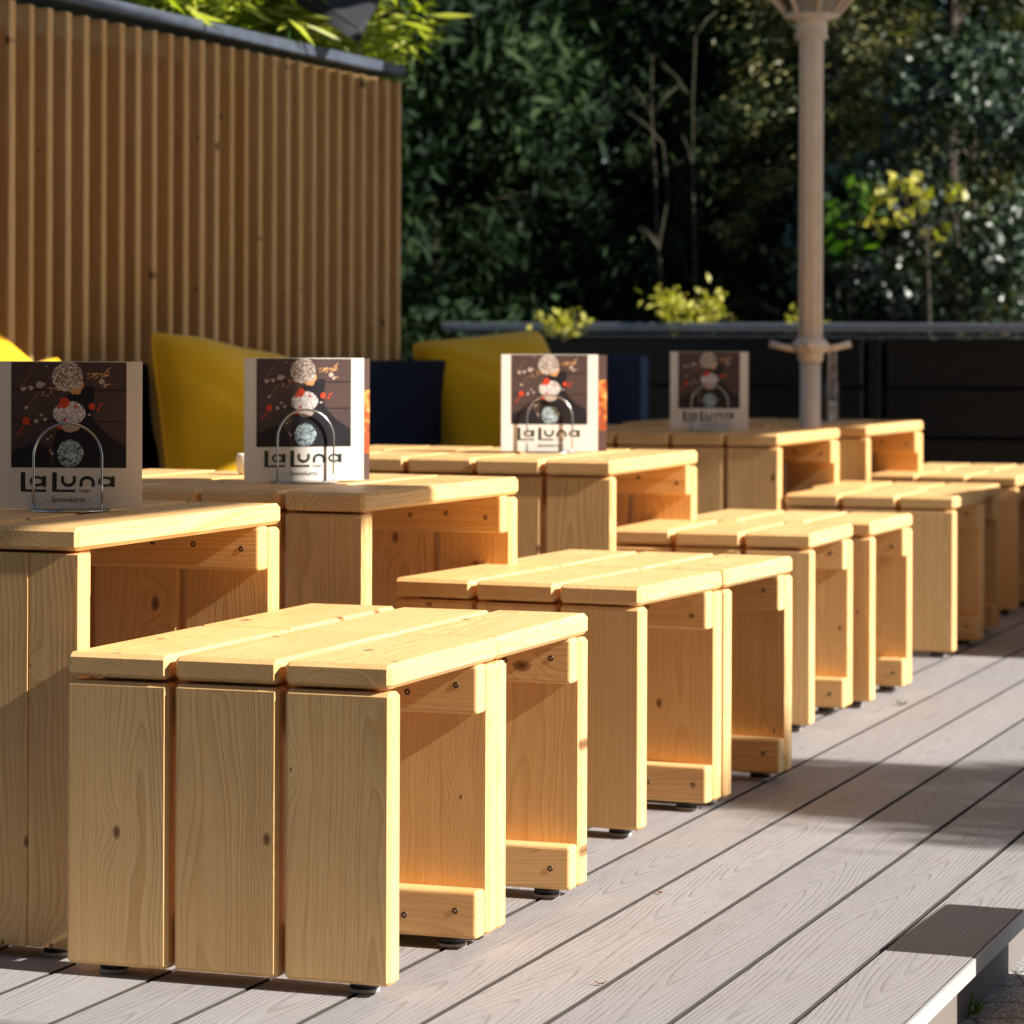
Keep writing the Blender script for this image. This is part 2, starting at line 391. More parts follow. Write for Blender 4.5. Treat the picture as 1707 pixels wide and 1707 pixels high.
# ------------------------------------------------------------------ the ground and the deck
uu, rv = U(), RR()
def uv(u, v, z=0): return uu * u + rv * v + Vector((0, 0, z))       # u along the boards, v to the right
m = MB(); G = -.100
m.add([(-150, -60, G), (150, -60, G), (150, 300, G), (-150, 300, G)], [(0, 1, 2, 3)])
m.build('ground', simple('asphalt', (.05, .05, .052), .9, 0, 40, .3, bump=.5, bscale=150), kind='structure')
m = MB(); m.box(uv(7.3, -.8 + 3.0, G + .003), (6.1, 13.0, .006), rz=-R(TH)); m.build('paving', GRANITE, kind='structure')
EDGE = -.7995
m = MB(); rnd = random.Random(5); gap = .0068; pitch = .1382; b1 = EDGE; b0 = -.9235; k = 0
while b1 > -4.2:
    lo, hi = b0 + gap / 2, (b1 if k == 0 else b1 - gap / 2); wd = hi - lo; c = (lo + hi) / 2
    ox, oy = rnd.uniform(0, 90), rnd.uniform(-.012, .012)
    ends = [1.0, 13.6]
    for e0, e1 in zip(ends[:-1], ends[1:]):
        L = e1 - e0; bb = bmesh.new(); bmesh.ops.create_cube(bb, size=1)
        for v_ in bb.verts: v_.co = Vector((v_.co.x * wd, v_.co.y * L, v_.co.z * .024))
        es = [e for e in bb.edges if abs((e.verts[0].co - e.verts[1].co).y) > L * .5 and e.verts[0].co.z > 0]
        bmesh.ops.bevel(bb, geom=es, offset=.0008, segments=1, profile=.5, affect='EDGES')
        bb.verts.index_update(); tz_ = rnd.random(); gr = [(v_.co.y + ox, v_.co.x + oy, tz_) for v_ in bb.verts]
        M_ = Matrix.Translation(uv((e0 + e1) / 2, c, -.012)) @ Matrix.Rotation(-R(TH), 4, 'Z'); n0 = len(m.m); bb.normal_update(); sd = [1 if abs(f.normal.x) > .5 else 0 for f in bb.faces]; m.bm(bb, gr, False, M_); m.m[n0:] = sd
    b1 = b0; b0 = b0 - pitch; k += 1
m.build('deck', [DECK, GAP_SIDE], kind='structure')
m = MB()
m.box(uv(7.3, EDGE + .0022, -.0125), (.004, 12.6, .0225), rz=-R(TH)); m.build('deck_edge', LIP, kind='structure')
m = MB()
m.box(uv(7.3, EDGE - .03, -.062), (.018, 12.6, .074), rz=-R(TH))
m.build('deck_fascia', FASCIA, kind='structure')
m = MB(); m.box(uv(7.3, EDGE - 2.0, -.085), (3.8, 12.5, .02), rz=-R(TH)); m.build('deck_underside', BLACKMETAL, kind='structure')
# brick edging strip at the foot of the deck
m = MB()
g0 = ground(1628, 1712, G)
m.box(g0 + Vector((.0, -.155, .006)), (.12, .24, .010), .002)
m.build('brick_edging', simple('terracotta', (.38, .13, .05), .8, 0, 40, .3), kind='structure')

# ------------------------------------------------------------------ stools and tables
ZB = .016; C_ = .005
def grain(rnd, ax):
    """grain coordinates of one board; ax = which local axis runs along the board"""
    ox = rnd.uniform(0, 60); w0 = rnd.uniform(-.05, .05); t0 = rnd.choice([-1, 1]) * rnd.uniform(.015, .07)
    if rnd.random() < .3: w0 = rnd.choice([-1, 1]) * rnd.uniform(.08, .14)
    def f(loc):
        o = []
        for v in loc:
            l, a, b = {'y': (v.y, v.x, v.z), 'z': (v.z, v.x, v.y), 'x': (v.x, v.z, v.y), 'w': (v.z, v.y, v.x)}[ax]
            o.append((l + ox, a - w0, b - t0))
        return o
    f.ax = {'x': 0, 'y': 1, 'z': 2, 'w': 2}[ax]
    return f
def furniture(name, label, cat, group, W, D, TOP, n, mat, seed, topname, split=None, crack=False):
    rnd = random.Random(seed); root = empty(name, (0, 0, 0), 0, label, cat, group)
    gp = .009; pw = (W - gp * (n - 1)) / n; tt = .031; lt = .035; lz = TOP - tt - .004
    m = MB()
    for i in range(n):
        x = -W / 2 + pw / 2 + i * (pw + gp)
        j = rnd.uniform(-.0015, .0015)
        if split and i < n - 2:
            d1 = D * .46
            m.box((x, -D / 2 + d1 / 2 + j, TOP - tt / 2), (pw, d1 - .004, tt), C_, 1, gr=grain(rnd, 'y'))
            m.box((x - .03, D / 2 - (D - d1) / 2 + j + .02, TOP - tt / 2), (pw, D - d1 - .006, tt), C_, 1, gr=grain(rnd, 'y'))
        else:
            m.box((x, j, TOP - tt / 2 + rnd.uniform(-.0006, .0006)), (pw, D + (.006 if n > 3 else .001), tt), .0058, 1, gr=grain(rnd, 'y'))
    m.build(topname, mat, root)
    for sy in (-1, 1):
        m = MB()
        for i in range(n):
            x = -W / 2 + pw / 2 + i * (pw + gp)
            if crack and sy < 0 and i == n - 1:
                g_ = grain(rnd, 'z')
                m.box((x - .0372, sy * (D / 2 - lt / 2), (ZB + lz) / 2), (pw / 2 - .0020, lt, lz - ZB), .0012, 1, gr=g_)
                m.box((x + .0345, sy * (D / 2 - lt / 2), (ZB + lz) / 2), (pw / 2 + .0012, lt - .001, lz - ZB), .0012, 1, gr=g_)
                continue
            m.box((x, sy * (D / 2 - lt / 2), (ZB + lz) / 2 + rnd.uniform(-.0008, .0008)), (pw, lt, lz - ZB), C_, 1, gr=grain(rnd, 'z'))
        m.build('leg_panel', mat, root)
        for (zc, bh) in ((TOP - tt - .034, .066), (ZB + .032, .064)):
            if zc < .1 and n > 3 and False: continue
            m = MB(); bt = .034; yb = sy * (D / 2 - lt - bt / 2 - .0006)
            m.box((0, yb, zc), (W - .008 if sy > 0 else (W - .062 if n == 3 else W - .034), bt, bh), C_, 3, gr=grain(rnd, 'x'))
            b = m.build('batten', mat, root)
            for i in range(n):
                for k in (0, 1):
                    if n > 3 and (i + k) % 2 and i not in (4,): continue
                    xs = -W / 2 + pw / 2 + i * (pw + gp) + (.042 if k else -.038) + rnd.uniform(-.008, .008)
                    q = MB(); ys = yb - sy * (bt / 2)
                    # countersunk screw head
                    pr = [(.0035, -.0004), (.0035, .0004), (.0012, .0005)]
                    q.lathe([(.0044, -.0008), (.0044, .0003), (.0030, .0005), (.0014, -.0001)], (0, 0, 0), 12)
                    s = q.build('screw', SCREW, b); s.location = (xs, ys, zc + rnd.uniform(-.012, .012)); s.rotation_euler = (R(90) * (1 if sy > 0 else -1), 0, 0)
    for sx in (-1, 1):
        for sy in (-1, 1):
            q = MB(); q.cur = 0
            c = (sx * (W / 2 - .05), sy * (D / 2 - .04), 0)
            q.lathe([(.0185, .0055), (.0185, ZB + .0005)], c, 20)
            q.cur = 1; q.lathe([(.018, 0), (.0195, .001), (.0195, .0052), (.017, .0056)], c, 20)
            q.build('foot', [RUBBER, PADGREY], root)
    return root
def place(o, C, th, W, D):
    """C = front right corner on the floor"""
    o.location = C - RR(th) * (W / 2) + U(th) * (D / 2); o.location.z = 0; o.rotation_euler.z = -R(th)

SW, SD, ST = .448, .39, .414
SG = 'pine stools set out in pairs along the tables'
protoS = [furniture('pine_stool', 'x', 'stool', SG, SW, SD, ST, 3, PINE, s, 'seat') for s in (11, 23, 37)]
LS = ['pale pine slatted stool nearest the camera with three front boards in full view',
      'pine stool pushed against the back of the nearest stool, its open side facing right',
      'front pine stool of the second pair, set slightly crooked behind the nearest pair',
      'rear pine stool of the second pair, a narrow gap before it',
      'front pine stool of the third pair, beside the third menu table',
      'rear pine stool of the third pair, shifted a little to the right of its partner',
      'front pine stool of the fourth pair with one corner of its seat in shade',
      'rear pine stool of the fourth pair, standing fully in the shade at its side',
      'front pine stool of the farthest pair at the right edge of the photo',
      'rear pine stool of the farthest pair, closest to the black planter']
p1 = ground(649.8, 1646.6, ZB); p2 = ground(1066, 1385.8, ZB); p3 = ground(1352, 1210, ZB); p4 = ground(1590, 1087.7, ZB); p5 = ground(1695, 1018.6, ZB)
th1 = 19.6
SPOTS = [(p1, th1), (p1 + U(th1) * (SD + .002), th1), (p2, 24.0), None, (p3, 19.0), None, (p4, 20.2), None, (p5, 20.0), None]
SPOTS[3] = (p2 + U(24) * (SD + .012) + RR(24) * .002, 22.5)
SPOTS[5] = (ground(1453, 1170.5, ZB), 20.5)
SPOTS[7] = (p4 + U(20.2) * (SD + .004) - RR(20.2) * .033, 19.6)
SPOTS[9] = (p5 + U(20.) * (SD + .11) - RR(20.) * .01, 19.6)
used = set()
for i, (C, th) in enumerate(SPOTS):
    k = [0, 1, 2, 0, 1, 2, 0, 1, 2, 0][i]
    o = protoS[k] if k not in used else copy_tree(protoS[k]); used.add(k)
    place(o, C, th, SW, SD); o['label'] = LS[i]

TW, TD, TT = .752, .65, .569
TG = 'pine slatted tables along the bench'
protoT = [furniture('pine_table', 'x', 'table', TG, TW, TD, TT, 5, PINE_TABLE, s, 'tabletop', crack=(s == 5)) for s in (5, 8)]
t3 = furniture('pine_table', 'x', 'table', TG, TW, TD, TT, 5, PINE_TABLE, 19, 'tabletop', split=True)
LT = ['nearest pine table at the left edge, its shaded top lit along the right',
      'second pine table from the left, front strip of its top shaded',
      'middle pine table in full sun with a lit menu on it',
      'fourth pine table, shaded top, just in front of the beige parasol pole',
      'farthest pine table, behind the beige parasol pole']
c1 = ground(129, 1584.7, ZB)
tz = TT - .006
c2 = ground(607, 828.3, tz); c3 = ground(1020, 773.0, tz); c4 = ground(1299, 728, tz); c5 = ground(1447, 713.5, tz)
TSP = [(protoT[0], c1, 19.6, False), (protoT[1], c2, 22.5, False), (t3, c3, 19.0, False), (protoT[1], c4, 20.0, True), (protoT[1], c5, 21.5, True)]
TAB = []
for i, (pr, C, th, cp) in enumerate(TSP):
    o = copy_tree(pr) if cp else pr
    place(o, C, th, TW, TD); o['label'] = LT[i]; TAB.append(o)

# ------------------------------------------------------------------ menus in wire holders
PS = .21 / 1315.0
def pg(x, y): return ((x + 55) * PS - .105, (1550 - y) * PS)          # page coordinates, centre bottom = 0
def flat(mb, pts, y):                                               # polygon on the page at depth y (towards the reader = -y)
    mb.add([(px, y, pz) for px, pz in pts], [tuple(range(len(pts)))])
def ell(cx, cy, rx, ry, n=28, jag=0, rnd=None):
    return [pg(cx + rx * (1 + (rnd.uniform(-jag, jag) if jag else 0)) * math.cos(2 * math.pi * i / n), cy + ry * (1 + (rnd.uniform(-jag, jag) if jag else 0)) * math.sin(2 * math.pi * i / n)) for i in range(n)][::-1]
def stroke(mb, pts, wd, y):
    vs = []; n = len(pts)
    for i, p in enumerate(pts):
        a = Vector(pts[max(0, i - 1)]); b = Vector(pts[min(n - 1, i + 1)]); t = (b - a).normalized(); nn = Vector((-t.y, t.x)) * wd / 2
        for s in (1, -1):
            q = Vector(p) + nn * s; X, Z = pg(q.x, q.y); vs.append((X, y, Z))
    mb.add(vs, [(2 * i, 2 * i + 1, 2 * i + 3, 2 * i + 2) for i in range(n - 1)])
def arc(cx, cy, rx, ry, a0, a1, n=16): return [(cx + rx * math.cos(R(a0 + (a1 - a0) * i / n)), cy + ry * math.sin(R(a0 + (a1 - a0) * i / n))) for i in range(n + 1)]
def text_mesh(txt, size, shear, name, mat, parent, loc, width):
    cu = bpy.data.curves.new(name, 'FONT'); cu.body = txt; cu.size = size; cu.shear = shear; cu.align_x = 'CENTER'; cu.resolution_u = 3
    tmp = bpy.data.objects.new('tmp', cu); COL.objects.link(tmp); bpy.context.view_layer.update()
    me = bpy.data.meshes.new_from_object(tmp.evaluated_get(bpy.context.evaluated_depsgraph_get())); bpy.data.objects.remove(tmp)
    me.name = name; me.materials.clear(); me.materials.append(mat)
    xs = [v.co.x for v in me.vertices]; s = width / (max(xs) - min(xs)); cxm = (max(xs) + min(xs)) / 2
    for v in me.vertices: v.co = Vector(((v.co.x - cxm) * s, 0, v.co.y * s))
    o = bpy.data.objects.new(name, me); COL.objects.link(o); o.parent = parent; o.location = loc; return o
def photo_wood():
    N = NT('printed_wood'); tc = N.n('TexCoord').outputs['Object']
    s = N.n('SeparateXYZ', i_0=tc)
    st = N.noise(N.vmath('MULTIPLY', tc, (25, 1, 420)), 1, 4, .6)
    bd = N.math('FRACT', N.math('MULTIPLY_ADD', s.outputs[2], 22.0, .3))
    c = N.mix(st, (.040, .024, .022, 1), (.125, .078, .068, 1))
    c = N.mix(N.math('LESS_THAN', bd, .045), c, (.02, .012, .012, 1))
    lo = N.n('MapRange', i_0=s.outputs[2], i_1=.055, i_2=.13)
    c = N.mix(lo.outputs[0], N.mix(.5, c, (.03, .026, .032, 1)), c)
    N.set(c, .38); return N.m
def scoop_mat(name, a, b, sc_=260):
    N = NT(name); tc = N.n('TexCoord').outputs['Object']
    f = N.noise(N.vmath('MULTIPLY', tc, (1, 1, 1)), sc_, 2, .6, 1.2)
    N.set(N.mix(N.ramp(f, [(.44, 0.0), (.56, 1.0)]), (*b, 1), (*a, 1)), .4); return N.m
MP = [PAPER, photo_wood(), scoop_mat('printed_cream_scoop', (.72, .66, .58), (.20, .12, .08)), scoop_mat('printed_vanilla_scoop', (.80, .77, .74), (.42, .34, .30), 190),
      scoop_mat('printed_mint_scoop', (.50, .62, .64), (.03, .06, .08), 240), simple('printed_red', (.62, .06, .02), .4), simple('printed_nut', (.66, .34, .14), .4),
      simple('printed_shadow', (.014, .012, .016), .4), INK, simple('printed_pale', (.50, .40, .34), .4)]
def make_menu():
    root = empty('menu', (0, 0, 0))
    rnd = random.Random(3)
    m = MB()
    # slightly bowed cover sheet with its back sheet; real thickness
    def sheet(x0, x1, y0, bow, th, n=12):
        for i in range(n):
            a, b = x0 + (x1 - x0) * i / n, x0 + (x1 - x0) * (i + 1) / n
            ya = y0 + bow * (1 - (2 * i / n - 1) ** 2); yb = y0 + bow * (1 - (2 * (i + 1) / n - 1) ** 2)
            m.add([(a, ya, 0), (b, yb, 0), (b, yb, .21), (a, ya, .21), (a, ya + th, 0), (b, yb + th, 0), (b, yb + th, .21), (a, ya + th, .21)],
                  [(0, 1, 2, 3), (5, 4, 7, 6), (3, 2, 6, 7), (1, 0, 4, 5), (0, 3, 7, 4), (1, 5, 6, 2)])
    sheet(-.105, .105, 0, 0, .0006, 1); m.build('cover', PAPER, root)
    m = MB(); sheet(-.104, .104, .004, .006, .0006); m.build('inner_page', PAPER, root)
    m = MB(); e = -.0004
    m.cur = 0; flat(m, [pg(78, 1187), pg(1118, 1187), pg(1118, 242), pg(78, 242)], e)
    ph = [MP[1], MP[7], MP[2], MP[3], MP[4], MP[5], MP[6], MP[9]]
    m.cur = 1
    flat(m, [pg(*q) for q in [(640, 1180), (1110, 1180), (1110, 1000), (960, 900), (830, 770), (800, 620), (830, 560), (830, 460), (690, 460), (560, 560), (520, 800), (450, 1000), (470, 1180)]], e - .0002)
    flat(m, [pg(*q) for q in [(85, 1180), (460, 1180), (420, 1010), (300, 960), (85, 1040)]], e - .0002)
    m.cur = 2; flat(m, ell(585, 372, 140, 132, 30, .05, rnd), e - .0004)
    m.cur = 6; flat(m, ell(655, 440, 75, 90, 20, .15, rnd), e - .0005)
    m.cur = 2; flat(m, ell(625, 400, 95, 90, 20, .12, rnd), e - .0006)
    m.cur = 3; flat(m, ell(602, 700, 146, 108, 28, .04, rnd), e - .0004)
    m.cur = 7; flat(m, ell(615, 825, 90, 42, 18, .12, rnd), e - .00035)
    m.cur = 4; flat(m, [q for q in ell(612, 1060, 118, 125, 28, .06, rnd)], e - .0004)
    m.cur = 5
    for (x, y, r) in [(560, 602, 46), (215, 770, 36), (808, 638, 30), (512, 640, 18), (515, 822, 22), (560, 760, 15), (660, 640, 12), (865, 665, 13), (880, 625, 10)]: flat(m, ell(x, y, r, r * 1.05, 12, .1, rnd), e - .0008)
    stroke(m, [(140, 890), (190, 820)], 12, e - .0007); stroke(m, [(860, 660), (910, 605)], 8, e - .0007)
    m.cur = 6
    for i in range(46):
        if i < 22: t = rnd.random(); x, y = 360 + 190 * t + rnd.uniform(-25, 25), 560 - 110 * t + rnd.uniform(-35, 25)
        elif i < 40: t = rnd.random(); x, y = 750 + 200 * t, 385 - 45 * t + rnd.uniform(-35, 30)
        else: x, y = rnd.choice([(185, 482), (258, 470), (318, 462), (352, 440), (900, 425), (930, 450)]); x += rnd.uniform(-18, 18); y += rnd.uniform(-18, 18)
        a = rnd.uniform(-.9, .2); L = rnd.uniform(18, 48); stroke(m, [(x, y), (x + L * math.cos(a), y + L * math.sin(a))], rnd.uniform(7, 15), e - .0003 - i * 4e-6)
    stroke(m, [(160, 470), (270, 320)], 3, e - .0003); stroke(m, [(230, 640), (330, 510)], 3, e - .0003)
    m.cur = 7
    for (x, y, r) in [(185, 485, 24), (255, 472, 24), (335, 448, 34), (370, 440, 20), (898, 415, 28), (925, 450, 18), (395, 280, 10), (215, 650, 20), (305, 770, 22), (350, 715, 14), (385, 755, 20), (410, 932, 16), (440, 905, 9), (785, 712, 16), (450, 1060, 14), (430, 1035, 10)]:
        flat(m, ell(x, y, r, r * .85, 9, .25, rnd), e - .0006)
    m.build('cover_picture', ph, root)
    m = MB(); y = e
    def L(x0, x1):
        stroke(m, [(x0 + 21, 1228), (x0 + 21, 1402)], 42, y); stroke(m, [(x0 + 42, 1393), (x1, 1393)], 21, y)
    L(166, 395); L(450, 660)
    def a_(x0, x1, y):
        cx = (x0 + x1) / 2 - 8; stroke(m, arc(cx, 1309, (x1 - x0) / 2 - 20, 36, 0, 360, 32), 22, y); stroke(m, [(x1 - 17, 1262), (x1 - 17, 1356)], 34, y - .0002)
    a_(245, 396, y - .0001); a_(865, 1015, y - .0001)
    stroke(m, [(544, 1262)] + arc(597, 1300, 53, 44, 180, 0, 20) + [(650, 1262)], 28, y - .0001)
    stroke(m, [(712, 1356)] + arc(766, 1318, 54, 44, 180, 360, 20) + [(820, 1356)], 28, y - .0001)
    m.build('logo', INK, root)
    X, Z = pg(748, 1402); text_mesh('Lingen', .02, 0, 'town_line', INK, root, (X, e, Z), 104 * PS)
    X, Z = pg(595, 1492); text_mesh('- Speisekarte -', .02, .25, 'title_line', INK, root, (X, e, Z), 390 * PS)
    return root
def make_holder():
    root = empty('menu_holder', (0, 0, 0))
    m = MB(); r = .0492
    for y in (-.010, .016):
        pts = [(-r, y, .003)] + [(-r, y, .04)] + [(-r * math.cos(R(a)), y, .076 + r * math.sin(R(a))) for a in range(0, 181, 9)] + [(r, y, .04), (r, y, .003)]
        m.tube(pts, .0019, 10)
    m.build('wire_arch', STEEL, root)
    m = MB(); m.lathe([(.058, 0), (.0595, .0012), (.0585, .0028), (.02, .003)], (0, .003, 0), 40); m.build('base_plate', STEEL, root)
    return root
menu0, hold0 = make_menu(), make_holder()
def on(px, py): return ground(px, py, TT)
MEN = [((115, 852), -3, 'menu reading La Luna and Speisekarte on the nearest table, in shade'),
       ((507, 805), 17, 'sunlit menu with ice cream picture on the second table, left side shaded'),
       ((916, 755), 0, 'sunlit menu with ice cream picture on the middle table'),
       ((1182, 719), 0, 'shaded menu with ice cream picture on the fourth table'),
       ((1388, 703), 78, 'menu seen almost edge-on behind the beige parasol pole')]
LH = ['wire arch menu holder on the nearest table', 'wire arch menu holder on the second table', 'wire arch menu holder on the middle table', 'wire arch menu holder on the fourth table', 'wire arch menu holder behind the beige parasol pole']
for i, ((px, py), a, lab) in enumerate(MEN):
    q = on(px, py)
    mo = menu0 if i == 0 else copy_tree(menu0); ho = hold0 if i == 0 else copy_tree(hold0)
    for o, dz in ((mo, .004), (ho, .0005)):
        o.location = (q.x, q.y, TT + dz); o.rotation_euler.z = R(a)
    if i == 0: pass
    tag(mo, lab, 'menu', 'menus standing on the tables'); tag(ho, LH[i], 'menu holder', 'wire holders of the menus')
# printed back covers with warm food pictures, seen at the right of the second and third menus
def back_cover():
    N = NT('printed_back_cover'); tc = N.n('TexCoord').outputs['Object']
    f = N.noise(tc, 22, 3, .6, 1.0)
    c = N.ramp(f, [(.3, (.12, .07, .06)), (.45, (.50, .10, .03)), (.55, (.85, .45, .12)), (.7, (.9, .75, .5))])
    s = N.n('SeparateXYZ', i_0=tc)
    N.set(N.mix(N.math('COMPARE', s.outputs[2], .10, .055), (.12, .075, .065, 1), c), .4); return N.m
BC = back_cover()
ms = [o for o in bpy.data.objects if o.name.startswith('menu') and o.type == 'EMPTY' and o.get('category') == 'menu']
for o in ms:
    if 'second' in o['label'] or 'middle' in o['label'] or 'edge-on' in o['label']:
        wdt = .016 if 'second' in o['label'] else .024
        m = MB(); m.add([(.07, .012, 0), (.105 + wdt * .8, .010, 0), (.105 + wdt * .8, .010, .209), (.07, .012, .209), (.07, .0126, 0), (.105 + wdt * .8, .0106, 0), (.105 + wdt * .8, .0106, .209), (.07, .0126, .209)],
                        [(0, 1, 2, 3), (5, 4, 7, 6), (3, 2, 6, 7), (1, 0, 4, 5), (0, 3, 7, 4), (1, 5, 6, 2)])
        m.build('back_cover', BC, o)
# small cream jar behind the second menu
q = at(411, 785, 5.62)
m = MB(); m.lathe([(.012, 0), (.017, .006), (.0195, .020), (.0185, .033), (.0165, .038), (.0145, .036), (.012, .010)], (0, 0, 0), 24)
o = m.build('jar', CERAMIC, None, 'small round cream jar half hidden behind the second menu', 'jar'); o.location = (q.x, q.y, TT + .0005)

# ------------------------------------------------------------------ slatted wall
VW = -3.425; UE = 8.575; U0 = 4.6; WH = 1.605
wall = empty('slatted_wall', uv((U0 + UE) / 2, VW, 0), -R(TH), 'tall wall of vertical brown wooden slats under a slate cap, behind the bench', 'wall')
Lw = UE - U0
m = MB(); rnd = random.Random(9); pitch = .0905; ns = int(Lw / pitch)
for i in range(ns):
    y = Lw / 2 - .038 - i * pitch
    m.box((.004 + rnd.uniform(-.001, .001), y, (WH + .30) / 2 - .02), (.052, .027 + rnd.uniform(-.003, .003), WH - .32), .004, 2, gr=grain(rnd, 'z'), rz=R(rnd.uniform(-2.5, 2.5)))
m.build('slats', LARCH, wall)
m = MB(); m.box((-.045, 0, WH / 2 - .05), (.05, Lw - .006, WH - .06)); m.build('backing_panel', simple('dark_backing', (.20, .11, .04), .8), wall)
m = MB(); m.box((-.03, .004, WH + .006), (.12, Lw + .012, .032), .003); m.build('cap', CAP, wall)

# ------------------------------------------------------------------ bench
bench = empty('upholstered_bench', uv(7.6, -3.03, 0), -R(TH), 'long dark navy upholstered bench running along the slatted wall', 'bench')
B0, B1 = 4.7, 10.46; bl = B1 - B0; bc = (B0 + B1) / 2 - 7.6
m = MB(); segs = 2
for i in range(segs):
    l = bl / segs; m.box((-.275, bc - bl / 2 + l * (i + .5), .585), (.11, l - .001, .335), .010, 3, smooth=False)
m.build('backrest', NAVY, bench)
m = MB(); m.box((-.275, bc + bl / 2 + .045, .40), (.13, .085, .71), .008, 3); m.build('end_panel', simple('lit_navy_upholstery', (.035, .05, .10), .7, 0, 60, .2, .3), bench)  # paler blue stands in for light falling on the navy end
m = MB()
for i in range(segs):
    l = bl / segs; m.box((.05, bc - bl / 2 + l * (i + .5), .385), (.54, l - .004, .085), .02, 3)
m.build('seat', NAVY, bench)
m = MB(); m.box((.03, bc, .17), (.46, bl - .04, .335), .004); m.build('plinth', BLACKMETAL, bench)

# ------------------------------------------------------------------ cushions
def cushion(loc, yaw, tilt, roll, size, thick, label, seed):
    rnd = random.Random(seed); N = 30; vs = []; fs = []
    ph = [rnd.uniform(0, 6) for _ in range(6)]
    for side in (1, -1):
        for j in range(N + 1):
            for i in range(N + 1):
                a = -1 + 2 * i / N; b = -1 + 2 * j / N
                pinch = 1 - .035 * (1 - a * a) ** 1.0 * abs(b) ** 3; pin2 = 1 - .035 * (1 - b * b) * abs(a) ** 3
                x = a * pin2; z = b * pinch
                rc = 1 - .06 * abs(a * b) ** 5; x *= rc; z *= rc
                e = max(0, (1 - a * a)) ** .5 * max(0, (1 - b * b)) ** .5
                t = 2 * thick / size * e * (1 + .14 * math.sin(3 * a + ph[0]) * math.cos(2.5 * b + ph[1]))
                wr = .036 * math.sin(9 * (a * math.cos(ph[2]) + b * math.sin(ph[2])) + 2.2 * math.sin(2.6 * b + ph[3])) * (1 - e * .5) * e
                wr += .014 * math.exp(-((a * .8 + b + .55 * math.sin(ph[4])) / .10) ** 2) * e * -4.0
                vs.append(Vector((x, -side * (t / 2 + wr * (t > 0) * .9), z)) * (size / 2))
    K = (N + 1) ** 2
    for s in range(2):
        for j in range(N):
            for i in range(N):
                q = (j * (N + 1) + i, j * (N + 1) + i + 1, (j + 1) * (N + 1) + i + 1, (j + 1) * (N + 1) + i)
                fs.append(tuple(s * K + x for x in (q if s == 0 else q[::-1])))
    m = MB(); m.add(vs, fs, None, True)
    root = empty('cushion', loc, 0, label, 'cushion', 'mustard cushions on the bench')
    root.rotation_euler = (Matrix.Rotation(yaw, 3, 'Z') @ Matrix.Rotation(-tilt, 3, 'X') @ Matrix.Rotation(roll, 3, 'Y')).to_euler()
    c = m.build('cover', CUSH, root)
    rim = []
    def P(a, b): return Vector((a * (1 - .035 * (1 - b * b) * abs(a) ** 3), 0, b * (1 - .035 * (1 - a * a) * abs(b) ** 3))) * (size / 2) * 1.004 * (1 - .06 * abs(a * b) ** 5)
    for k in range(25): rim.append(P(-1 + 2 * k / 24, -1))
    for k in range(1, 25): rim.append(P(1, -1 + 2 * k / 24))
    for k in range(1, 25): rim.append(P(1 - 2 * k / 24, 1))
    for k in range(1, 25): rim.append(P(-1, 1 - 2 * k / 24))
    q = MB(); q.tube(rim, .003, 6); q.build('piping', CUSH, root)
    return root
cushion(at(-122, 664, 6.75), R(15), R(12), R(43), .44, .19, 'sunlit mustard cushion at the left edge above the nearest menu', 1)
cushion(at(12, 786, 6.95), R(8), R(12), R(-22), .42, .17, 'mustard cushion with only one lit corner peeking above the nearest menu', 2)
cushion(at(392, 722, 7.35), R(48), R(22), R(10), .46, .29, 'mustard cushion leaning on the bench between the first and second menus', 4)
cushion(at(828, 676, 9.25), R(28), R(24), R(-6), .46, .27, 'mustard cushion in shade behind the middle table, just past the wall end', 7)

# ------------------------------------------------------------------ black planter wall
UP = 11.21; VL, VR = -4.262, .6
pl = empty('long_planter', uv(UP, (VL + VR) / 2, 0), -R(TH), 'long black plank planter with a grey metal rim closing the terrace', 'planter')
Lp = VR - VL; vc = (VL + VR) / 2
m = MB(); rnd = random.Random(2)
secs = [(VL + .03, -2.62), (-2.53, -.9), (-.82, VR - .03)]
for a, b in secs:
    for z in (.733, .550, .365, .18, 0.0):
        m.box(((a + b) / 2 - vc, .02, z), (b - a, .03, .174), .004, 1, gr=grain(rnd, 'x'))
m.build('front_boards', BLACKWOOD, pl)
for v in (VL + .012, -2.575, -.86, VR - .012):
    m = MB(); m.box((v - vc, .03, .37), (.045, .05, .92), .002); m.build('post', BLACKMETAL, pl)
m = MB(); m.box((0, .01, .862), (Lp + .02, .09, .030), .004); m.box((0, .50, .862), (Lp + .02, .06, .030), .004); m.build('rim', RIM, pl)
m = MB(); m.box((0.03, .004, .828), (Lp - .1, .03, .008), .001); m.build('trim_strip', RIM, pl)
m = MB(); m.box((0, .26, .79), (Lp - .05, .42, .04)); m.build('soil', SOIL, pl)
m = MB(); m.box((0, .50, .36), (Lp, .03, .90)); m.build('rear_board', BLACKWOOD, pl)

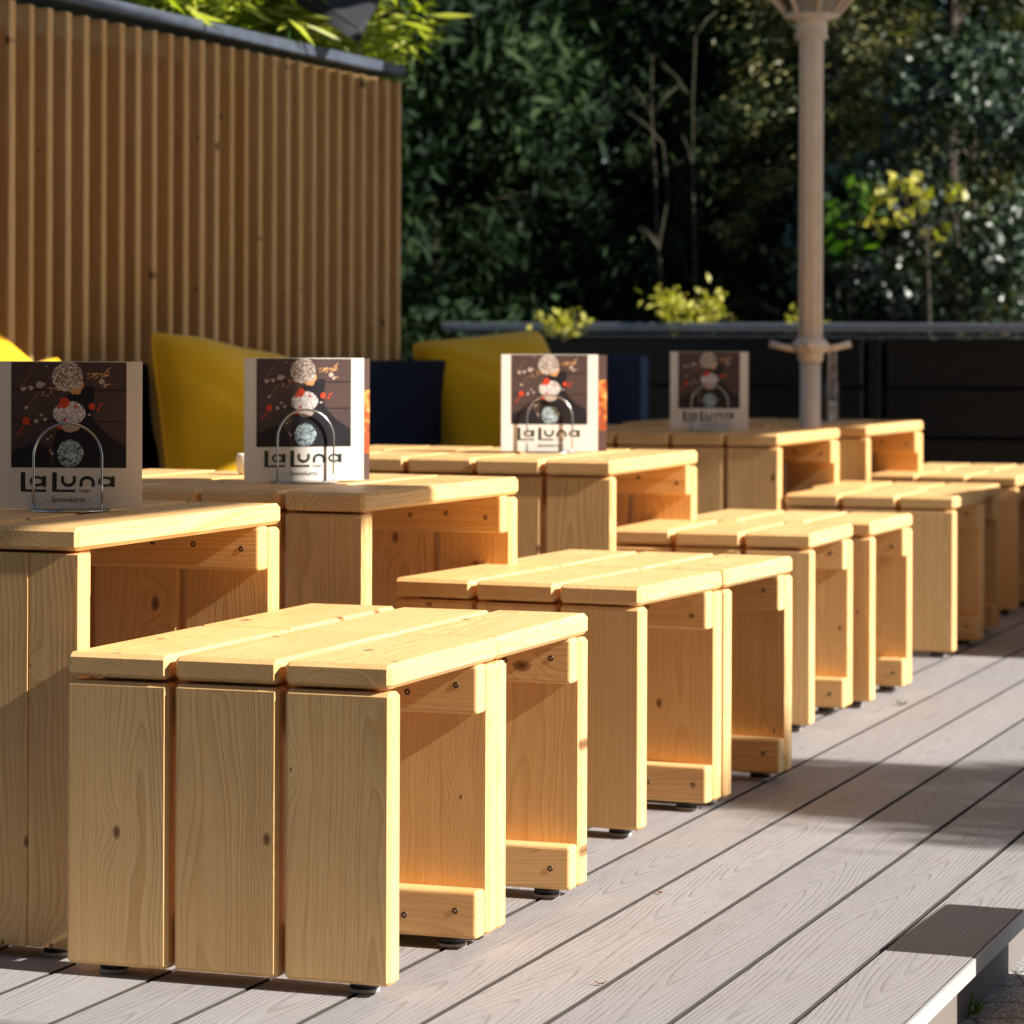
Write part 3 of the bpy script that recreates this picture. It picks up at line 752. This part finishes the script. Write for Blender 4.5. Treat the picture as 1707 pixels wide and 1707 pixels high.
def bush(px, y0, y1, wpx, Z, n, mat, label, seed, name='planter_shrub', cat='shrub', size=.035, asp=.55, group='golden shrubs growing in the long planter', w=None):
    b = at(px, y0, Z); t = at(px, y1, Z); wd = wpx * Z / F; h = t.z - .80
    root = empty(name, (b.x, b.y, .80), 0, label, cat, group); rnd = random.Random(seed); rng = np.random.default_rng(seed)
    m = MB(); tips = []
    for i in range(9):
        a = rnd.uniform(0, 6.28); rr = wd / 2 * rnd.uniform(.2, .9); hh = h * rnd.uniform(.55, .95)
        e = (math.cos(a) * rr, math.sin(a) * rr * .7, hh); tips.append(e)
        m.tube([(0, 0, 0), (e[0] * .4, e[1] * .4, hh * .55), e], [.004, .003, .001], 5)
    m.build('stems', BARK, root)
    k = rng.integers(0, 9, n); tp = np.array(tips)[k]; f = rng.uniform(.35, 1.05, n)[:, None]
    p = tp * np.concatenate([f, f, f ** .7], 1) + rng.normal(size=(n, 3)) * wd * .07; p[:, 2] = np.clip(p[:, 2], .02, None)
    leaves('foliage', p, size, mat, root, asp, seed, tint=rng.uniform(.2, .9, n))
bush(940, 545, 512, 92, 11.75, 150, L_YELLOW, 'small low golden green shrub at the left of the long planter', 1)
bush(1142, 548, 474, 135, 11.7, 420, L_YELLOW, 'largest golden green shrub in the long planter', 2)
bush(1338, 550, 506, 76, 11.6, 170, L_YELLOW, 'golden green shrub half hidden behind the beige parasol pole', 3)

# ------------------------------------------------------------------ hedge trees behind the planter
def T(name, px, Z, w_, h_, n, clumps, cs, size, mat, asp, label, cat, group, seed, **k):
    q = at(px, 600, Z); return tree(name, (q.x, q.y, G), w_, w_ * .8, h_, .12, n, clumps, cs, size, mat, asp, label, cat, group, seed, **k)
GD = 'dark evergreen trees behind the terrace'
T('conifer_tree', 720, 13.5, 1.5, 4.0, 46000, 360, .085, .075, L_DARK, .13, 'dark evergreen tree right beside the end of the slatted wall', 'tree', GD, 1, droop=True, shape='column')
T('conifer_tree', 930, 13.9, 1.6, 4.3, 46000, 360, .085, .075, L_DARK, .13, 'dark evergreen tree behind the small left planter shrub', 'tree', GD, 2, droop=True, shape='column')
T('conifer_tree', 1130, 13.6, 1.4, 4.1, 44000, 340, .085, .075, L_DARK, .13, 'dark evergreen tree with thin pale stems behind the largest planter shrub', 'tree', GD, 3, droop=True, shape='column')
T('conifer_tree', 1290, 13.8, 1.3, 4.2, 44000, 340, .085, .075, L_DARK, .13, 'dark evergreen tree just left of the beige parasol pole', 'tree', GD, 4, droop=True, shape='column')
T('cypress_tree', 1390, 13.3, 1.0, 4.0, 26000, 240, .07, .04, L_OLIVE, .35, 'olive green sunlit conifer right behind the beige parasol pole', 'tree', 'olive green conifers at the right', 5, droop=True, shape='column')
T('cypress_tree', 1590, 13.4, 1.2, 4.0, 30000, 280, .07, .04, L_OLIVE, .35, 'olive green sunlit conifer filling the upper right corner', 'tree', 'olive green conifers at the right', 6, droop=True, shape='column')
T('holly_bush', 1630, 12.75, 1.25, 2.0, 15000, 210, .075, .05, L_HOLLY, .6, 'glossy dark holly bush at the right edge with glinting leaves', 'bush', None, 7, shape='round', trunk=.03)
T('holly_bush', 1460, 12.9, .75, 1.5, 6000, 90, .075, .05, L_HOLLY, .6, 'smaller glossy holly bush between the pole and the yellow leaved seedling', 'bush', None, 17, shape='round', trunk=.02)
for i, (px, Z) in enumerate([(60, 12.6), (330, 12.3), (560, 12.9)]):
    T('conifer_tree', px, Z, 1.9, 4.2, 18000, 200, .13, .10, L_DARK, .3, ['dark evergreen tree at the far left behind the slatted wall', 'dark evergreen tree behind the middle of the slatted wall', 'dark evergreen tree behind the right end of the slatted wall'][i], 'tree', GD, 30 + i, shape='column')
m = MB()
rng = np.random.default_rng(77); n = 60000
p = np.stack([rng.uniform(-6, 7, n), 16.5 + rng.uniform(-.5, .5, n) , G + rng.uniform(0, 5.5, n)], 1)
bk = leaves('distant_wood', p, .22, L_DARK, None, .5, 8, label='dark mass of woodland far behind the terrace', kind='stuff')
# lighter sprigs in front of the hedge
def sprig(px, py, Z, wd, hd, n, mat, label, seed, size=.07, asp=.7, cat='seedling', name='maple_seedling'):
    c = at(px, py, Z); root = empty(name, (c.x, c.y, G), 0, label, cat); rng = np.random.default_rng(seed); rnd = random.Random(seed)
    m = MB(); zc = c.z - G
    m.tube([(0, 0, 0), (.02, 0, zc * .5), (0, 0, zc)], [.010, .007, .004], 6)
    tips = []
    for i in range(9):
        e = (rnd.uniform(-wd, wd) / 2, rnd.uniform(-.12, .12), zc + rnd.uniform(-hd, hd) / 2); tips.append(e)
        m.tube([(0, 0, zc - hd * .6), (e[0] * .6, e[1] * .6, (zc - hd * .3 + e[2]) / 2), e], [.004, .003, .001], 5)
    m.build('stem', BARK, root); k = rng.integers(0, 9, n)
    p = np.array(tips)[k] + rng.normal(size=(n, 3)) * np.array([wd * .09, .05, hd * .09])
    leaves('foliage', p, size, mat, root, asp, seed)
sprig(1545, 345, 12.2, .34, .24, 80, L_YELLOW, 'seedling with bright yellow leaves in front of the holly bush', 3, .06)
sprig(1412, 345, 12.5, .17, .30, 50, L_GREEN, 'seedling with bright green leaves just right of the beige parasol pole', 4, .075)
sprig(1395, 430, 12.6, .30, .16, 40, L_GREEN, 'low plant with broad green leaves low beside the beige parasol pole', 6, .08)
# thin pale stems half lost among the dark trees
PALE = simple('pale_bark', (.075, .068, .042), .9)
for i, (px, Z, yt) in enumerate([(1085, 12.95, 240), (1112, 13.05, 90), (1146, 12.98, 60)]):
    b = at(px, 560, Z); t = at(px + [26, -22, 16][i], yt, Z); m = MB(); rnd = random.Random(80 + i); hh = t.z - G
    pts = [((t.x - b.x) * k / 8 + rnd.uniform(-.018, .018), rnd.uniform(-.02, .02), hh * k / 8) for k in range(9)]
    m.tube(pts, [.008 - .0008 * k for k in range(9)], 7)
    for q_ in range(3):
        k = rnd.randint(6, 8); p0 = Vector(pts[k]); e = p0 + Vector((rnd.uniform(-.16, .16), rnd.uniform(-.1, .1), rnd.uniform(.05, .2)))
        m.tube([p0, p0.lerp(e, .5) + Vector((0, 0, .015)), e], [.0035, .0025, .001], 5)
    o = m.build('bare_sapling', PALE, None, ['thin pale bare sapling behind the largest planter shrub, shortest of three', 'thin pale bare sapling in the middle of three behind the planter', 'thin pale bare sapling at the right of three behind the planter'][i], 'sapling', 'bare saplings in front of the dark trees'); o.location = (b.x, b.y, G)

# ------------------------------------------------------------------ bamboo above the slatted wall
LB = ['bamboo plant with bright leaves above the left part of the slatted wall', 'bamboo plant above the wall just left of the hanging parasol corner', 'bamboo plant under the hanging dark parasol corner', 'bamboo plant whose leaves reach past the right end of the slatted wall']
NC = [20, 20, 20, 13]
for i, (px, Zb) in enumerate([(150, 7.9), (320, 8.5), (450, 9.1), (555, 9.6)]):
    c = at(px, 100, Zb); rng = np.random.default_rng(50 + i); rnd = random.Random(i + 60)
    root = empty('bamboo_plant', (c.x, c.y, G), 0, LB[i], 'bamboo', 'bamboo plants behind the slatted wall')
    m = MB(); P = []; D = []
    for k in range(NC[i]):
        x, y = rnd.uniform(-.26, .26 if i < 3 else .06), rnd.uniform(-.02, .30); top = rnd.uniform(1.86, 2.40) - G; lx = rnd.uniform(-.12, .10) if (i < 3 or k % 5) else rnd.uniform(.2, .34)
        if lx > .16: top = rnd.uniform(1.82, 1.95) - G
        m.tube([(x * .6, y + .1, 0), (x, y, top * .6), (x + lx * .5, y, top * .88), (x + lx, y - .05, top)], [.006, .0055, .004, .0015], 6)
        for j in range(110 if i < 3 else 60):
            z = max(rnd.uniform(1.62, 2.45) - G, 0)
            if z > top + .05: z = rnd.uniform(1.66 - G, top)
            s_ = max(0, z / top - .6) / .4
            P.append((x + lx * s_ + rnd.gauss(0, .05), y + rnd.gauss(0, .06), z)); a = rnd.uniform(0, 6.28); D.append((math.cos(a), math.sin(a), rnd.uniform(-.7, .6)))
    m.build('culms', L_GREEN, root)
    leaves('foliage', np.array(P), .115, L_BAMBOO, root, .14, 70 + i, dirs=np.array(D), jit=.3)

# ------------------------------------------------------------------ beige parasol, half open
q = at(1350.5, 700, 8.93); px0, py0 = q.x, q.y
par = empty('beige_parasol', (px0, py0, 0), 0, 'beige metal parasol pole with crank handles and opening ribs between the two farthest tables', 'parasol')
zt = lambda y: at(1350, y, 8.93).z
m = MB(); m.lathe([(.30, .001), (.30, .05), (.06, .07), (.05, .075)], (0, 0, 0), 32); m.build('base', BLACKMETAL, par)
m = MB(); m.lathe([(.0300, .07), (.0300, zt(603))], (0, 0, 0), 28)
m.lathe([(.0335, zt(603)), (.0335, 3.0)], (0, 0, 0), 28)
for i in range(8):
    a = i * math.pi / 4 + .2; m.box((.0332 * math.cos(a), .0332 * math.sin(a), (zt(603) + 3.0) / 2), (.004, .010, 3.0 - zt(603)), .001, rz=a)
m.build('pole', POLEM, par)
m = MB(); m.lathe([(.034, zt(602)), (.037, zt(598)), (.037, zt(590)), (.044, zt(586)), (.052, zt(578)), (.052, zt(571)), (.040, zt(565)), (.035, zt(562))], (0, 0, 0), 28)
m.build('collar', POLEM, par)
for i, a in enumerate([8, 98, 172, 262]):
    ca, sa = math.cos(R(a)), math.sin(R(a)); z0 = zt(582)
    m = MB(); m.tube([(ca * .04, sa * .04, z0), (ca * .08, sa * .08, z0 + .006), (ca * .118, sa * .118, z0 + .016)], [.011, .0095, .0105], 10)
    m.build('handle', POLEM, par)
m = MB(); z0 = zt(66)
m.lathe([(.048, z0), (.050, z0 + .008), (.046, z0 + .012), (.046, z0 + .052), (.052, z0 + .056), (.080, z0 + .062), (.083, z0 + .072), (.060, z0 + .080), (.05, z0 + .13)], (0, 0, 0), 24)
m.build('runner', POLEM, par)
zr = z0 + .068; ztop = 2.86
for i in range(8):
    a = i * math.pi / 4 + .12; ca, sa = math.cos(a), math.sin(a)
    m = MB(); m.tube([(ca * .07, sa * .07, zr), (ca * .42, sa * .42, zr + .40)], .010, 4); m.build('strut', POLEM, par)
    m = MB(); m.tube([(ca * .03, sa * .03, ztop), (ca * .40, sa * .40, zr + .42), (ca * .62, sa * .62, zr + .12 + .12)], [.010, .009, .007], 4); m.build('rib', POLEM, par)
m = MB(); vs = []; n8 = 32; rows = [(.02, ztop + .02), (.22, ztop - .33), (.41, zr + .44), (.60, zr + .27)]
for r, z in rows:
    for k in range(n8):
        a = 2 * math.pi * k / n8 + .12; f = 1 - .10 * abs(math.sin(4 * (a - .12))); vs.append((math.cos(a) * r * f, math.sin(a) * r * f, z))
b0_ = len(vs)
vs += [(x * 1.0, y * 1.0, z + .004) for x, y, z in vs]
fs = []
for j in range(3):
    for k in range(n8):
        q_ = (k + 1) % n8; f = (j * n8 + k, j * n8 + q_, (j + 1) * n8 + q_, (j + 1) * n8 + k); fs.append(f[::-1]); fs.append(tuple(b0_ + x for x in f))
m.add(vs, fs, None, True); m.build('canopy', CANVAS, par)

# ------------------------------------------------------------------ dark parasol corner hanging over the wall
c0 = at(597, 50, 8.55)
dp = empty('dark_parasol', (c0.x - .6, c0.y + .85, 0), 0, 'dark parasol whose drooping canopy corner hangs over the slatted wall at the top', 'parasol')
off = Vector((c0.x - .6, c0.y + .85, 0))
q0 = c0; q1 = c0 + Vector((-1.5, .2, .36)); q3 = c0 + Vector((.35, 1.5, .42)); q2 = q1 + (q3 - q0) + Vector((0, 0, -.2)); apx = (q0 + q2) / 2 + Vector((0, 0, .75))
def edge(a, b, n=14, sag=.16): return [a.lerp(b, i / n) + Vector((0, 0, sag * math.sin(math.pi * i / n) ** .8)) for i in range(n)]
rim = edge(q0, q1) + edge(q1, q2) + edge(q2, q3) + edge(q3, q0)
m = MB(); nr = len(rim); vs = []
for lv in (1.0, .7, .35, .02):
    vs += [apx.lerp(p, lv) - off + Vector((0, 0, -.05 * math.sin(math.pi * lv))) for p in rim]
vs += [v + Vector((0, 0, .005)) for v in vs]
fs = []; hb = 4 * nr
for j in range(3):
    for k in range(nr):
        q_ = (k + 1) % nr; f = (j * nr + k, j * nr + q_, (j + 1) * nr + q_, (j + 1) * nr + k); fs.append(f[::-1]); fs.append(tuple(hb + x for x in f))
# short valance hanging from the rim
vb = len(vs); vs += [rim[k] - off for k in range(nr)] + [rim[k] - off + Vector((0, 0, -.035)) + (rim[k] - apx).normalized() * .004 for k in range(nr)]
for k in range(nr): q_ = (k + 1) % nr; fs.append((vb + k, vb + q_, vb + nr + q_, vb + nr + k))
m.add(vs, fs, None, True); m.build('canopy', DARKCLOTH, dp)
m = MB(); ac = apx - off
m.tube([(ac.x, ac.y, 0.02), (ac.x, ac.y, ac.z + .05)], .028, 12); m.build('pole', BLACKMETAL, dp)
m = MB(); m.lathe([(.3, .001), (.3, .05), (.05, .07)], (ac.x, ac.y, 0), 28); m.build('base', BLACKMETAL, dp)

# ------------------------------------------------------------------ fabric panels added outside the frame to cast shade on the terrace
aw = empty('shade_panels', (0, 0, 0), 0, 'unseen fabric panels on a beam, added above the terrace to cast shade', 'shade_panels')
HA = 2.5
def panel(p_0, p_1, h0, h1, z=HA):
    a0 = (z - h0) / .6128; a1 = (z - h1) / .6128
    c = ap((a0 + a1) / 2, (p_0 + p_1) / 2, z); la, lp = abs(a1 - a0), p_1 - p_0; m = MB(); m.box(c, (la, lp, .0012), rz=-R(SUN_AZ)); m.build('panel', SHADE_CLOTH, aw)
panel(1.2, 4.40, 1.85, 3.85)
panel(4.34, 4.80, 1.785, 3.85, HA + .06)
panel(4.72, 6.32, 2.99, 3.85, HA + .04)
panel(6.22, 7.40, 2.51, 3.85, HA + .08)
panel(7.30, 10.6, 2.035, 3.85, HA)
m = MB(); m.box(ap(-2.53, 7.0, HA - .03), (.08, 13.0, .08), rz=-R(SUN_AZ)); m.build('beam', BLACKMETAL, aw)
for p_ in (1.0, 13.3):
    m = MB(); m.box(ap(-2.53, p_, (HA + G) / 2 - .03), (.08, .08, HA - G - .06), rz=-R(SUN_AZ)); m.build('post', BLACKMETAL, aw)

# unseen block added behind the viewer to keep sky light off front faces
bd = empty('light_blocker', (-2, -2.2, 0), 0, 'unseen dark brick block added behind the viewer to cut sky light', 'light_blocker')
N_ = NT('dark_brick'); br = N_.n('TexBrick', i_0=N_.n('TexCoord').outputs['Generated']); br.inputs['Scale'].default_value = 60
br.inputs['Color1'].default_value = (.07, .035, .025, 1); br.inputs['Color2'].default_value = (.05, .028, .02, 1); br.inputs['Mortar'].default_value = (.06, .055, .05, 1); N_.set(br.outputs[0], .85)
m = MB(); m.box((-1, -2, 2.15), (14, 4, 4.5), .01); m.build('wall', N_.m, bd)
m = MB(); m.box((-1, -2, 4.49), (14.4, 4.4, .18), .01); m.build('roof', BLACKMETAL, bd)
wg = empty('side_blocker', ap(6.5, .6, 0), -R(SUN_AZ), 'unseen dark brick block added right of the viewer to shade the deck', 'light_blocker')  # added block, shades the deck near the viewer
m = MB(); m.box((0, 0, 2.2), (5, 5.2, 4.6), .01); m.build('wall', N_.m, wg)
m = MB(); m.box((0, 0, 4.59), (5.1, 5.2, .18), .01); m.build('roof', BLACKMETAL, wg)
for x in (-4, -1, 2, 5):
    m = MB(); m.box((x - 1, .012, 2.1), (1.3, .04, 1.9), .004); wn = m.build('window', simple('window_frame', (.3, .3, .3), .5), bd)
    m = MB(); m.box((x - 1, .034, 2.1), (1.16, .012, 1.76)); m.build('pane', simple('dark_glass', (.02, .022, .025), .05), wn)

# ------------------------------------------------------------------ low things just right of the frame that throw shade into it
ws = empty('shade_screen', ap(-.9, 9.07, G), -R(SUN_AZ), 'unseen grey panel added right of the terrace to cast shade', 'shade_screen')  # added unseen screen, casts shade on the far stools
m = MB(); m.box((0, 0, .61), (.02, 2.3, 1.08), .003); m.build('panel', simple('grey_panel', (.25, .25, .26), .5), ws)
for y in (-1.17, 1.17):
    m = MB(); m.box((0, y, .575), (.045, .045, 1.15), .003); m.build('post', BLACKMETAL, ws)
q = ap(4.2, 5.5, G)
tree('small_tree', q, 1.05, 1.0, 1.15, 2.55, 9500, 110, .07, .07, L_OLIVE, .35, 'small feathery tree to the right of the terrace', 'tree', None, 44, shape='round', trunk=.035, limbs=14)
st = MB(); st.box((0, 0, .187), (.28, .37, .375), .006)
stn = st.build('shadow_block', CONCRETE, None, 'unseen low block added beside the deck edge to cast a shadow', 'block'); stn.location = ap(-.50, 4.225, G); stn.rotation_euler.z = -R(SUN_AZ)  # added unseen block, sized for the shadow it casts on the deck

# ------------------------------------------------------------------ small things on the floor
def scrap(name, px, py, L, wd, mat, label, cat, seed, z=.0):
    rnd = random.Random(seed); c = ground(px, py, z); m = MB(); a = rnd.uniform(0, 3.1); n = 5; vs = []
    for i in range(n + 1):
        t = i / n; w_ = wd * math.sin(math.pi * min(.98, t + .03)) ** .8; x = L * (t - .5); zz = .001 + .35 * L * (t - .5) ** 2 * 3
        vs += [(x, -w_ / 2, zz + .12 * wd), (x, 0, zz), (x, w_ / 2, zz + .15 * wd)]
    vs += [(x, y, z_ + .0006) for x, y, z_ in vs]; k = (n + 1) * 3
    fs = []
    for i in range(n):
        for j in (0, 1):
            f = (i * 3 + j, i * 3 + j + 1, (i + 1) * 3 + j + 1, (i + 1) * 3 + j); fs.append(f); fs.append(tuple(k + x for x in f[::-1]))
    m.add(vs, fs, None, True); o = m.build(name, mat, None, label, cat); o.location = (c.x, c.y, z + .0006); o.rotation_euler.z = a
DRY = simple('dry_leaf', (.24, .09, .03), .7, 0, 60, .3)
scrap('dry_leaf', 1001, 1643, .014, .006, DRY, 'tiny curled brown leaf on the deck at the bottom', 'leaf', 2)
scrap('dry_leaf', 1100, 1491, .013, .005, DRY, 'tiny brown leaf on a deck board right of the nearest stools', 'leaf', 5)
scrap('green_leaf', 1503, 1176, .030, .014, L_GREEN, 'small green leaf on the deck beside the third pair of stools', 'leaf', 6)
gp_ = empty('grass_tuft', ground(1606, 1700, G), 0, 'small bright green grass tuft at the foot of the deck edge', 'grass tuft')
rng = np.random.default_rng(12); P = rng.normal(size=(26, 3)) * np.array([.010, .010, 0]); D = rng.normal(size=(26, 3)) * .55; D[:, 2] = 1
leaves('blades', P, .034, L_GREEN, gp_, .13, 3, dirs=D, jit=.2)
